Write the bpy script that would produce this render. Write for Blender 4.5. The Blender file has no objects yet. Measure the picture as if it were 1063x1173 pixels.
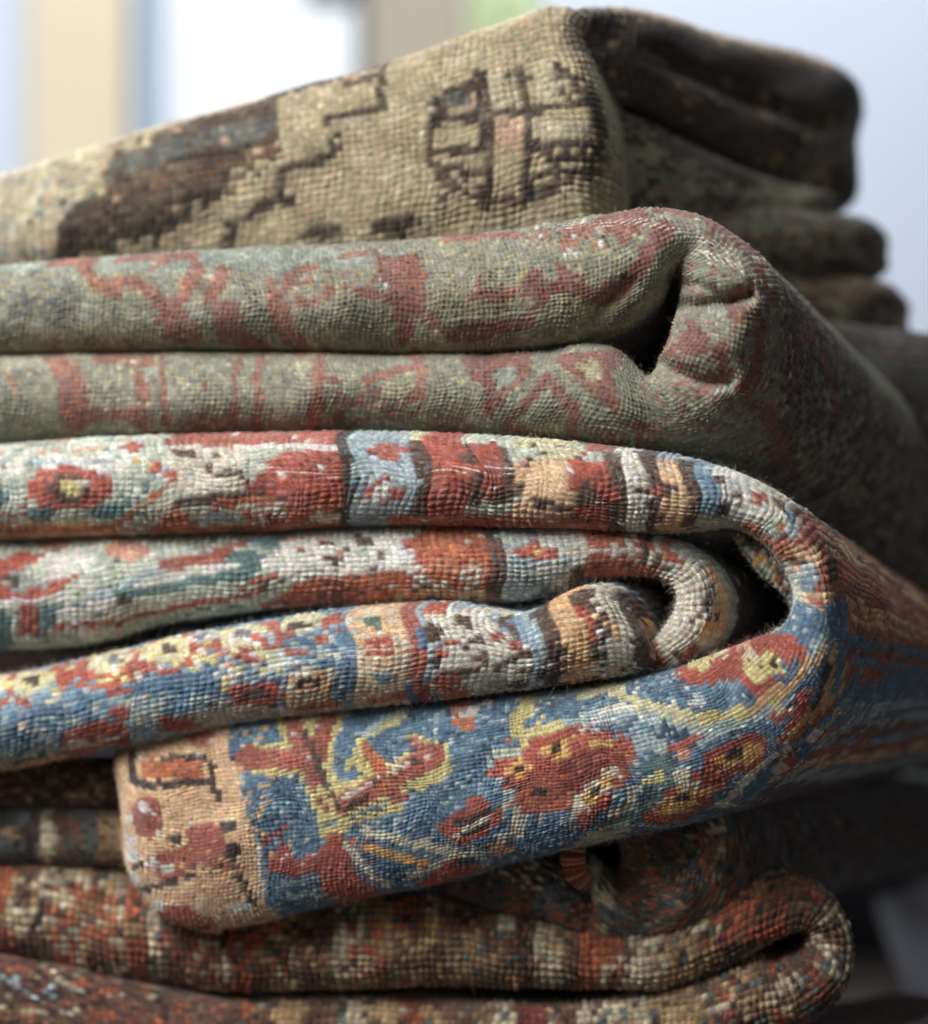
import bpy, math, random
import numpy as np
R = math.radians
rng = np.random.default_rng(7)
random.seed(7)
S = 0.0004            # one unit of the drawing = 0.4 mm
DIST = 2500.0         # camera distance in drawing units
CX, CY = 531.5, 586.5
scene = bpy.context.scene
col = scene.collection

# ------------------------------------------------------------------ colours
def lin(r, g, b):
    f = lambda c: (c/255/12.92) if c/255 <= .04045 else ((c/255+.055)/1.055)**2.4
    return np.array([f(r), f(g), f(b)])
C = {k: lin(*v) for k, v in dict(
    cream=(206,192,166), white=(216,208,194), sage=(186,188,166), pale=(206,208,192),
    red=(168,76,54), brick=(164,86,66), orange=(184,102,60), dred=(132,56,40), pink=(206,146,118),
    brown=(88,62,48), dbrown=(60,42,36), tan=(212,164,110), peach=(222,178,132),
    yellow=(204,186,118), gold=(216,162,84), lime=(204,192,148),
    blue=(84,116,138), lblue=(122,150,164), dblue=(52,76,98), gblue=(160,172,172), teal=(92,120,116),
    green=(70,100,84), grey=(150,146,136),
    olive=(148,142,116), olive2=(168,156,112), sagegr=(146,150,132), slate=(104,104,98), rust=(144,80,56), rust2=(156,94,66),
    beige=(200,178,136), beige2=(212,196,156), bpink=(214,174,140), umber=(92,72,58), dumber=(62,48,42),
    kbrown=(118,82,60), korange=(168,88,52), kcream=(196,178,142), kteal=(86,96,92), kdark=(66,50,46), ktan=(170,136,92), kred=(140,62,46)).items()}

# ------------------------------------------------------------------ helpers
def tag(o, label=None, cat=None, group=None, kind=None):
    for k, v in (('label', label), ('category', cat), ('group', group), ('kind', kind)):
        if v: o[k] = v
    return o
def empty(name, loc):
    o = bpy.data.objects.new(name, None); col.objects.link(o); o.location = loc; o.empty_display_size = .05
    return o
def W(px, py, y):
    k = (1 + y/DIST)
    return np.array([(px-CX)*k, y, (CY-py)*k])

class Noise:
    """smooth 2-D noise as a sum of random sine waves, about -1..1"""
    def __init__(self, n, wl, seed):
        r = np.random.default_rng(seed)
        a = r.uniform(0, 2*np.pi, n); f = 2*np.pi/(wl*r.uniform(.6, 1.7, n))
        self.kx, self.ky, self.p = f*np.cos(a), f*np.sin(a), r.uniform(0, 6.28, n); self.n = n
    def __call__(self, x, y):
        o = np.zeros(np.broadcast(x, y).shape)
        for a, b, p in zip(self.kx, self.ky, self.p): o += np.sin(a*x + b*y + p)
        return o/np.sqrt(self.n)

def catmull(P, n_per=24):
    P = np.asarray(P, float)
    E = np.vstack([2*P[0]-P[1], P, 2*P[-1]-P[-2]])
    out = []
    for i in range(1, len(E)-2):
        p0, p1, p2, p3 = E[i-1], E[i], E[i+1], E[i+2]
        # centripetal-like damping of tangents by local chord
        d0 = np.linalg.norm(p1[:4]-p0[:4])+1e-6; d1 = np.linalg.norm(p2[:4]-p1[:4])+1e-6; d2 = np.linalg.norm(p3[:4]-p2[:4])+1e-6
        m1 = ((p1-p0)/d0*d1 + (p2-p1)/d1*d0)/(d0+d1)*d1
        m2 = ((p2-p1)/d1*d2 + (p3-p2)/d2*d1)/(d1+d2)*d1
        for t in np.linspace(0, 1, n_per, endpoint=False):
            out.append((2*t**3-3*t**2+1)*p1 + (t**3-2*t**2+t)*m1 + (-2*t**3+3*t**2)*p2 + (t**3-t**2)*m2)
    out.append(P[-1])
    return np.array(out)

def in_poly(X, Y, poly):
    r = np.zeros(X.shape, bool); n = len(poly); j = n-1
    for i in range(n):
        xi, yi = poly[i]; xj, yj = poly[j]
        if yi != yj:
            r ^= ((yi > Y) != (yj > Y)) & (X < (xj-xi)*(Y-yi)/(yj-yi)+xi)
        j = i
    return r
def seg_dist(X, Y, pts):
    d = np.full(X.shape, 1e9)
    for (x0, y0), (x1, y1) in zip(pts[:-1], pts[1:]):
        dx, dy = x1-x0, y1-y0
        t = np.clip(((X-x0)*dx+(Y-y0)*dy)/(dx*dx+dy*dy+1e-9), 0, 1)
        d = np.minimum(d, np.hypot(X-x0-t*dx, Y-y0-t*dy))
    return d
# motif primitives: P polygon, B box, E ellipse (angle in degrees), L line
def P(c, *pts): return ('P', c, pts)
def B(c, x0, y0, x1, y1): return ('P', c, ((x0, y0), (x1, y0), (x1, y1), (x0, y1)))
def E(c, x, y, rx, ry, a=0): return ('E', c, (x, y, rx, ry, R(a)))
def L(c, w, *pts): return ('L', c, (w, pts))
def D(c, p, x0, y0, x1, y1): return ('D', c, (p, x0, y0, x1, y1))     # scattered single knots
def paint(X, Y, base, motifs, r, dfac=1.):
    out = np.empty(X.shape+(3,)); out[:] = C[base]
    for k, c, a in motifs:
        if k == 'P': m = in_poly(X, Y, a)
        elif k == 'E':
            x, y, rx, ry, g = a; u = (X-x)*math.cos(g)-(Y-y)*math.sin(g); v = (X-x)*math.sin(g)+(Y-y)*math.cos(g)
            m = (u/rx)**2+(v/ry)**2 < 1
        elif k == 'L': m = seg_dist(X, Y, a[1]) < a[0]/2
        else: m = (X > a[1]) & (X < a[3]) & (Y > a[2]) & (Y < a[4]) & (r.random(X.shape) < a[0]*dfac)
        out[m] = C[c]
    return out

# ------------------------------------------------------------------ wool material
def wool_material(name, bump=.5, tilt=.5, rough=.92, dust=.0):
    m = bpy.data.materials.new(name); m.use_nodes = True
    nt = m.node_tree; N = nt.nodes; K = nt.links
    bs = N['Principled BSDF']; bs.inputs['Roughness'].default_value = rough
    bs.inputs['Sheen Weight'].default_value = .3; bs.inputs['Sheen Roughness'].default_value = .5
    bs.inputs['Specular IOR Level'].default_value = .06
    ca = N.new('ShaderNodeAttribute'); ca.attribute_name = 'knot_colour'
    st = N.new('ShaderNodeAttribute'); st.attribute_name = 'knot_uv'
    mp = N.new('ShaderNodeMapping'); mp.inputs['Rotation'].default_value[2] = tilt
    K.new(st.outputs['Vector'], mp.inputs['Vector'])
    mp2 = N.new('ShaderNodeMapping'); mp2.inputs['Scale'].default_value = (1.0, 6.5, 3.0)
    K.new(mp.outputs[0], mp2.inputs['Vector'])
    n1 = N.new('ShaderNodeTexNoise'); n1.inputs['Scale'].default_value = 1.0; n1.inputs['Detail'].default_value = 3
    n1.inputs['Roughness'].default_value = .65
    K.new(mp2.outputs[0], n1.inputs['Vector'])
    n2 = N.new('ShaderNodeTexNoise'); n2.inputs['Scale'].default_value = .33; n2.inputs['Detail'].default_value = 4
    K.new(st.outputs['Vector'], n2.inputs['Vector'])
    r1 = N.new('ShaderNodeMapRange'); r1.inputs[1].default_value = .3; r1.inputs[2].default_value = .7
    r1.inputs[3].default_value = .5; r1.inputs[4].default_value = 1.42
    K.new(n1.outputs['Fac'], r1.inputs[0])
    r2 = N.new('ShaderNodeMapRange'); r2.inputs[1].default_value = .3; r2.inputs[2].default_value = .7
    r2.inputs[3].default_value = .82; r2.inputs[4].default_value = 1.15
    K.new(n2.outputs['Fac'], r2.inputs[0])
    mu = N.new('ShaderNodeMath'); mu.operation = 'MULTIPLY'; K.new(r1.outputs[0], mu.inputs[0]); K.new(r2.outputs[0], mu.inputs[1])
    vm = N.new('ShaderNodeVectorMath'); vm.operation = 'SCALE'
    K.new(ca.outputs['Color'], vm.inputs[0]); K.new(mu.outputs[0], vm.inputs['Scale'])
    K.new(vm.outputs[0], bs.inputs['Base Color'])
    bp = N.new('ShaderNodeBump'); bp.inputs['Strength'].default_value = bump; bp.inputs['Distance'].default_value = .0006
    K.new(n1.outputs['Fac'], bp.inputs['Height']); K.new(bp.outputs[0], bs.inputs['Normal'])
    return m
def fibre_material():
    m = bpy.data.materials.new('loose_fibre'); m.use_nodes = True
    nt = m.node_tree; bs = nt.nodes['Principled BSDF']; bs.inputs['Roughness'].default_value = .7
    ca = nt.nodes.new('ShaderNodeAttribute'); ca.attribute_name = 'knot_colour'
    nt.links.new(ca.outputs['Color'], bs.inputs['Base Color'])
    return m
M_COARSE = wool_material('coarse_wool', .55, .12)
M_DIAG = wool_material('slanted_wool', .6, .7)
M_FINE = wool_material('fine_wool', .5, .9)
M_DARK = wool_material('dark_wool', .5, .3)
M_FIBRE = fibre_material()

# ------------------------------------------------------------------ a folded strip of rug
def strip(name, parent, stations, base, motifs, mat, knot=(9, 6.5), sub=(4, 3), amp=2.2, yoff=0., slope=.2, xref=930.,
          back=(300, 120), ang=35., ang_b=None, drop=None, cap=(0, 0), creases=(), lobes=(), seed=1, jit=.13, specks=.0, speck_col='white',
          sq=2.0, hairs=6000, hair_len=(3, 9), shear=.0, wob=1.0, weft_shade='grey', weft_shade_mix=.25, light_block=None, light_block_y=200, sag=None, mixto=None, mixamt=0.,
          wave=5., inner_shade=None, abrash=.12, dfac=1., wear=(), dens=None, tone=1., stray=.45, block=None):
    r = np.random.default_rng(seed)
    rows = []
    for q in stations:
        tx, ty, bx, by = q[:4]
        h = math.hypot(tx-bx, ty-by)
        b = q[4] if len(q) > 4 and q[4] is not None else min(.5*h, 52)
        dy = q[5] if len(q) > 5 else 0.
        rows.append((tx, ty, bx, by, b, yoff + slope*(xref-(tx+bx)/2) + dy))
    Q = catmull(rows)
    T, Bm = Q[:, 0:2], Q[:, 2:4]
    ds = .5*np.linalg.norm(np.diff(T, axis=0), axis=1)+.5*np.linalg.norm(np.diff(Bm, axis=0), axis=1)
    cum = np.r_[0, np.cumsum(ds)]; Ltot = cum[-1]
    if dens is None: kf = np.ones(len(cum))
    else: kf = dens((Q[:, 0]+Q[:, 2])/2, (Q[:, 1]+Q[:, 3])/2)
    kc = np.r_[0, np.cumsum(np.diff(cum)/(knot[0]*.5*(kf[1:]+kf[:-1])))]
    nk = int(round(kc[-1])); ns = nk*sub[0]
    sv = np.interp(np.linspace(0, kc[-1], ns+1), kc, cum)
    rf = np.interp(sv, cum, kf)
    G = np.stack([np.interp(sv, cum, Q[:, i]) for i in range(6)], 1)
    # smooth a little
    ker = np.ones(2*sub[0]+1)/(2*sub[0]+1)
    for i in range(6):
        pad = np.r_[2*G[0, i]-G[sub[0]:0:-1, i], G[:, i], 2*G[-1, i]-G[-2:-2-sub[0]:-1, i]]
        G[:, i] = np.convolve(pad, ker, 'valid')
    a = .5*np.hypot(G[:, 0]-G[:, 2], G[:, 1]-G[:, 3]); bb = np.maximum(G[:, 4], 3)
    wv = Noise(6, 120, seed+5)
    # arc tables
    th = np.linspace(0, np.pi/2, 48)
    def sect(ai, bi):
        x = ai*np.sin(th)**(1.0) ; y = -bi*np.cos(th)**(2./sq)
        return x, y
    arcmax = 0; tabs = []
    for ai, bi in zip(a, bb):
        x, y = sect(ai, bi); l = np.r_[0, np.cumsum(np.hypot(np.diff(x), np.diff(y)))]; tabs.append((x, y, l)); arcmax = max(arcmax, l[-1])
    kT = int((arcmax+back[0])/knot[1]/kf.min()**.8); kB = int((arcmax+back[1])/knot[1]/kf.min()**.8); ntk = kT+kB
    tv = (np.arange(ntk*sub[1]+1)/sub[1]-kB)*knot[1]
    nt = len(tv)
    s2 = sv[:, None]+np.zeros(nt)[None]; t2 = tv[None]*(rf[:, None]**.8)
    wobs = Noise(10, 20, seed+91); wobs2 = Noise(10, 20, seed+92); wobn = Noise(8, 60, seed+9); wobn2 = Noise(8, 70, seed+19)
    tw = t2 + wob*(2.2*wobn2(s2, t2)+.3*wobs2(s2, t2)) ; sw_off = wob*(2.0*wobn(s2, t2)+.3*wobs(s2, t2))
    px = np.empty((ns+1, nt)); py = px.copy(); yy = px.copy(); dep = px.copy(); vv = px.copy()
    for i in range(ns+1):
        x, y, l = tabs[i]; ti = tw[i]; at = np.abs(ti); sg = np.sign(ti); sg[sg == 0] = 1
        xo = np.interp(at, l, x); yo = np.interp(at, l, y); d = np.maximum(at-l[-1], 0)
        vv[i] = sg*xo/a[i]; yy[i] = yo; dep[i] = d*1.0
    sidx = np.clip(s2+sw_off, 0, Ltot)
    g = [np.interp(sidx, sv, G[:, i]) for i in range(6)]
    mx, my = (g[0]+g[2])/2, (g[1]+g[3])/2; hx, hy = (g[0]-g[2])/2, (g[1]-g[3])/2
    bx, by = mx+hx*vv, my+hy*vv                     # drawing coordinates of the nose
    hn = np.hypot(hx, hy)+1e-6
    ux, uy = hx/hn*np.sign(vv), hy/hn*np.sign(vv)
    ex, ey = bx+ux*dep, by+uy*dep                   # unrolled drawing coordinates
    y0 = g[5]
    # soft waviness of the cloth, creases and lobes
    dz = wave*wv(bx, by)*.5
    for (w, dpt, pts) in creases:
        d = seg_dist(bx, by, pts); dz = dz + dpt*np.exp(-(d/w)**2)
    fade = np.exp(-(dep/60.)**2)
    Y = y0+yy+dz*fade
    k = 1+y0/DIST
    X = (bx-CX)*k; Z = (CY-by)*k
    # run back into the pile
    top = vv > 0
    aT, aB = R(ang), R(ang if ang_b is None else ang_b)
    A = np.where(top, aT, aB)
    bl2 = np.where(top, np.clip(np.abs(vv), 0, 1)**2, np.clip(np.abs(vv), 0, 1)**2*.6)
    X = X + yy*np.sin(A)*bl2*np.where(dep > 0, 1, 1); Y = Y + yy*(np.cos(A)-1)*bl2
    X = X + np.sin(A)*np.where(top, dep, np.maximum(dep-40, 0)); Y = Y + np.where(top, np.cos(A)*dep, np.cos(A)*np.maximum(dep-40, 0)+np.minimum(dep, 40))
    if drop is not None:
        dk = np.interp(by, drop[0], drop[1]); Z = Z - dk*dep
    if sag is not None: Z = Z - sag(ex, ey, dep)
    # end caps: roll the cloth backwards at its ends
    for endi, rad in enumerate(cap):
        if rad:
            u = sidx if endi == 0 else Ltot-sidx
            q = np.clip(1-u/rad, 0, 1); Y = Y + rad*(1-np.sqrt(np.clip(1-q*q, 0, 1)))*1.0
            X = X; 
    Pm = np.stack([X, Y, Z], 2)
    # normals of the base surface (smoothed by the grid)
    du = np.gradient(Pm, axis=0); dv = np.gradient(Pm, axis=1)
    nn = np.cross(du, dv); nn /= np.linalg.norm(nn, axis=2, keepdims=True)+1e-9
    c = nn[ns//2, kB*sub[1]]
    if c[1] > 0: nn = -nn
    # knots
    ki = np.arange(ns+1)//sub[0]; kj = np.arange(nt)//sub[1]
    la = (np.arange(ns+1) % sub[0])/sub[0]*2-1; lc = (np.arange(nt) % sub[1])/sub[1]*2-1
    prof = np.sqrt(np.clip(1-np.abs(la[:, None])**2.3-np.abs(lc[None])**2.0, 0, 1))
    hk = r.normal(1, .28, (nk+1, ntk+1)); hk[:, 1::2] *= 1.0; hk[1::2] *= .86
    hk = np.clip(hk, .3, 1.8)
    worn = .75+.35*Noise(6, 14, seed+31)(np.arange(nk+1)[:, None], np.arange(ntk+1)[None]); hk *= np.clip(worn, .4, 1.2)
    tiltk = r.normal(0, .25, (nk+1, ntk+1)); tilt2 = r.normal(shear, .25, (nk+1, ntk+1))
    H = amp*(rf[:, None]**.8)*prof*hk[ki][:, kj]*(1+tiltk[ki][:, kj]*la[:, None]+tilt2[ki][:, kj]*lc[None])
    Pm = Pm+nn*H[..., None]
    # shear knots so the stitches slant
    if shear:
        tan = du/(np.linalg.norm(du, axis=2, keepdims=True)+1e-9)
        Pm = Pm+tan*(shear*knot[0]*.5*lc[None, :, None]*np.where(kj % 2 == 0, 1, -1)[None, :, None]*prof[..., None])
    # colours, one per knot
    ci = (np.arange(nk)*sub[0]+sub[0]//2); cj = (np.arange(ntk)*sub[1]+sub[1]//2)
    KX, KY = ex[ci][:, cj], ey[ci][:, cj]
    if block is not None:                           # motifs drawn in steps of several knots
        fm = rf[ci] < .8; i2 = np.arange(nk)//block*block; j2 = np.arange(ntk)//block*block
        i2, j2 = np.minimum(i2+block//2, nk-1), np.minimum(j2+block//2, ntk-1)
        bm_ = fm[:, None] & (KX > 520); KX, KY = np.where(bm_, KX[i2][:, j2], KX), np.where(bm_, KY[i2][:, j2], KY)
    jx = r.normal(0, .5, KX.shape); jy = r.normal(0, .5, KX.shape)
    colr = paint(KX+jx, KY+jy, base, motifs, r, dfac)
    if inner_shade is not None:                            # inner walls of the folds darkened: shade put into the knot colour
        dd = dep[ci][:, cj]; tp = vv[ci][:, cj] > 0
        m = (tp & (dd > inner_shade[1])) | (~tp & (dd > inner_shade[2])); colr[m] = C[inner_shade[0]]
    ab = Noise(8, 55, seed+77)(KX, KY)*abrash
    val = np.exp(r.normal(0, jit, KX.shape)+ab)
    if mixto: 
        mm = np.clip(r.random(KX.shape)**2*mixamt, 0, 1)[..., None]; colr = colr*(1-mm)+C[mixto]*mm
    colr = colr*val[..., None]*(1+r.normal(0, .035, KX.shape+(3,)))
    sp = r.random(KX.shape) < specks*np.clip(1+1.5*Noise(6, 40, seed+3)(KX, KY), 0, 4)
    colr[sp] = C[speck_col]*.95
    lum = colr.mean(2, keepdims=True); colr = lum+(colr-lum)*.9
    colr = np.clip((colr*1.08+.006)*tone, .004, .92)
    kic, kjc = np.clip(ki, 0, nk-1), np.clip(kj, 0, ntk-1)
    vc = colr[kic][:, kjc].copy()
    # strands straying into the neighbouring knots, and fibres of slightly different shade
    bl = r.random((ns+1, nt, 1))*.5
    sI = np.clip(kic[:, None]+r.integers(-1, 2, (ns+1, nt)), 0, nk-1); sJ = np.clip(kjc[None]+r.integers(-1, 2, (ns+1, nt)), 0, ntk-1)
    pick = r.random((ns+1, nt, 1)) < stray
    vc = np.where(pick, vc*(1-bl)+colr[sI, sJ]*bl, vc)*np.exp(r.normal(0, .14, (ns+1, nt, 1)))
    e = np.where(la == -1)[0]; e = e[e > 0]
    wg = np.clip(weft_shade_mix*(.2+.9*r.random((len(e), nt))), 0, 1)[..., None]
    vc[e] = (.5*vc[e]+.5*vc[e-1])*(1-wg)+C[weft_shade]*.7*wg  # weft colour also darkens the grooves, standing in for shade between knots
    f = np.where(lc == -1)[0]; f = f[f > 0]
    wn = np.clip(weft_shade_mix*(.3+1.2*r.random((ns+1, len(f)))), 0, 1)[..., None]
    wcol = np.tile(C[weft_shade], (ns+1, len(f), 1))*.8
    for c_, w_, p_ in wear:
        q = seg_dist(ex[:, f], ey[:, f], p_) < w_; wn[q] = np.clip(r.random((int(q.sum()), 1))*1.6, 0, 1); wcol[q] = C[c_]
    vc[:, f] = (.5*vc[:, f]+.5*vc[:, f-1])*(1-wn)+wcol*wn
    nv = (ns+1)*nt
    idx = np.arange(nv).reshape(ns+1, nt)
    F = np.stack([idx[:-1, :-1], idx[1:, :-1], idx[1:, 1:], idx[:-1, 1:]], 2).reshape(-1, 4)
    V = Pm.reshape(-1, 3); FC = vc.reshape(-1, 3)
    UV = np.stack([np.interp(s2, cum, kc)+r.random(1)*50, (t2/rf[:, None]**.8)/knot[1], hk[ki][:, kj]*7], 2).reshape(-1, 3)
    MI = np.zeros(len(F), np.int32)
    # loose fibres
    if hairs:
        w = np.exp(-(dep/50.)**2); w[0] = w[-1] = 0; w = w.ravel()/w.sum()
        hi = r.choice(nv, hairs, p=w)
        root = V[hi]; n0 = nn.reshape(-1, 3)[hi]
        tj = (hi % nt); si = hi//nt
        hc = colr[np.clip(si//sub[0], 0, nk-1), np.clip(tj//sub[1], 0, ntk-1)]
        hc = np.clip(hc*1.1+.06, 0, .9)
        dirn = n0*r.uniform(.3, 1.1, (hairs, 1))+r.normal(0, .6, (hairs, 3)); dirn /= np.linalg.norm(dirn, axis=1, keepdims=True)
        ln = r.uniform(*hair_len, hairs)*np.where(r.random(hairs) < .03, 1.8, 1)
        bend = r.normal(0, .55, (hairs, 3))
        sdv = np.cross(dirn, r.normal(0, 1, (hairs, 3))); sdv /= np.linalg.norm(sdv, axis=1, keepdims=True)+1e-9
        sd2 = np.cross(dirn, sdv)
        rad = r.uniform(.06, .13, (hairs, 1))
        rings = []
        for q in (0, .35, .7, 1.):
            ctr = root+dirn*(ln*q)[:, None]+bend*(ln*q*q)[:, None]
            rr = rad*(1-.6*q)
            for kx in range(3):
                an = 2.0944*kx
                rings.append(ctr+(sdv*math.cos(an)+sd2*math.sin(an))*rr)
        hv = np.stack(rings, 1).reshape(-1, 3)
        b0 = (np.arange(hairs)*12)[:, None]
        q = []
        for rg in range(3):
            for kx in range(3):
                k2 = (kx+1) % 3; q.append(np.concatenate([b0+rg*3+kx, b0+rg*3+k2, b0+rg*3+3+k2, b0+rg*3+3+kx], 1))
        hf = np.stack(q, 1).reshape(-1, 4)+len(V)
        V = np.vstack([V, hv]); F = np.vstack([F, hf]); FC = np.vstack([FC, np.repeat(hc, 12, 0)])
        UV = np.vstack([UV, np.zeros((len(hv), 3))]); MI = np.r_[MI, np.ones(len(hf), np.int32)]
    # added sheet blocking light from behind, coloured dark for deep shade
    if light_block:
        for poly in light_block:
            pts = np.array([W(x, y, yoff+slope*(xref-x)) + np.array([math.sin(aT)*light_block_y*.5, light_block_y, 0]) for x, y in poly])
            b0 = len(V); n = len(pts); V = np.vstack([V, pts, pts.mean(0)[None]])
            f = np.array([[b0+i, b0+(i+1) % n, b0+n, b0+n] for i in range(n)])
            EXTRA = f[:, :3]
            UV = np.vstack([UV, np.zeros((n+1, 3))]); FC = np.vstack([FC, np.tile(C['dbrown']*.5, (n+1, 1))])
            F_extra.setdefault(name+str(seed), []).append((EXTRA, n))
    me = bpy.data.meshes.new(name)
    tris = np.vstack([e for e, _ in F_extra.get(name+str(seed), [])]) if light_block else np.zeros((0, 3), int)
    me.vertices.add(len(V)); me.vertices.foreach_set('co', (V*S).astype(np.float32).ravel())
    loops = np.r_[F.ravel(), tris.ravel()].astype(np.int32)
    nf = len(F)+len(tris)
    me.loops.add(len(loops)); me.loops.foreach_set('vertex_index', loops)
    me.polygons.add(nf)
    starts = np.r_[np.arange(len(F))*4, len(F)*4+np.arange(len(tris))*3].astype(np.int32)
    me.polygons.foreach_set('loop_start', starts)
    me.polygons.foreach_set('material_index', np.r_[MI, np.zeros(len(tris), np.int32)].astype(np.int32))
    me.polygons.foreach_set('use_smooth', np.ones(nf, bool))
    me.update(calc_edges=True)
    at = me.attributes.new('knot_colour', 'FLOAT_COLOR', 'POINT')
    at.data.foreach_set('color', np.c_[FC, np.ones(len(V))].astype(np.float32).ravel())
    at = me.attributes.new('knot_uv', 'FLOAT_VECTOR', 'POINT')
    at.data.foreach_set('vector', UV.astype(np.float32).ravel())
    me.materials.append(mat); me.materials.append(M_FIBRE)
    o = bpy.data.objects.new(name, me); col.objects.link(o)
    if parent is not None:
        o.parent = parent; o.matrix_parent_inverse = parent.matrix_world.inverted()
        o.location = -parent.location; o.matrix_parent_inverse.identity()
    return o
F_extra = {}

GRP = 'folded rugs in the stack'
def rug(label, px, py, y=150):
    o = empty('folded_rug', tuple(W(px, py, y)*S)); tag(o, label, 'rug', GRP); return o

# =================================================================== the red, cream and blue rug
r3 = rug('red, cream and blue patterned rug with a wide blue flap, mid stack', 500, 1000)
st_outer = [
 (-200,520,-200,616), (-80,516,-80,616), (0,511,0,615), (100,503,100,613), (200,499,200,610), (300,496,300,607), (400,495,400,601), (500,497,500,601),
 (600,502,600,604), (700,511,700,606), (760,519,757,607), (810,530,803,604), (850,543,838,600), (885,560,862,607), (912,580,880,620), (935,607,893,636),
 (950,635,903,653,24), (960,665,911,672,24), (964,695,911,692,26), (966,725,905,710,30), (962,765,890,723,40), (950,812,866,732,44),
 (925,860,835,743,46), (875,903,800,757,46), (810,936,760,770,46), (735,954,700,784,46,0), (650,972,640,792,46,2), (570,992,570,800,46,4), (500,1012,490,808,46,5),
 (420,1028,405,812,46,6), (340,1045,320,818,46,6), (270,1062,245,826,46,6), (222,1064,200,834,44,8), (185,1045,165,845,40,10), (160,1012,142,856,34,16), (146,985,132,866,24,26)]
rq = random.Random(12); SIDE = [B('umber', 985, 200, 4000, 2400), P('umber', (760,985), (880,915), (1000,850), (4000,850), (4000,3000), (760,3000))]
an = -62.
while an < 75:
    w = rq.uniform(1.2, 4.2); c1, s1 = math.cos(R(an+w/2)), math.sin(R(an+w/2))
    cc = rq.choice(['brick', 'peach', 'kbrown', 'rust2', 'tan', 'orange'] if an < 8 else ['lblue', 'blue', 'tan', 'gblue', 'kbrown', 'red', 'blue', 'peach', 'blue'])
    SIDE.append(P(cc, (835+95*math.cos(R(an)), 705+95*math.sin(R(an))), (835+1900*math.cos(R(an)), 705+1900*math.sin(R(an))), (835+1900*math.cos(R(an+w)), 705+1900*math.sin(R(an+w))), (835+95*math.cos(R(an+w)), 705+95*math.sin(R(an+w)))))
    if cc in ('tan', 'dred', 'pink'): SIDE.append(D('umber', .5, 960, 200, 3000, 2000)) if False else None
    an += w
SIDE = [q for q in SIDE if q]
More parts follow.
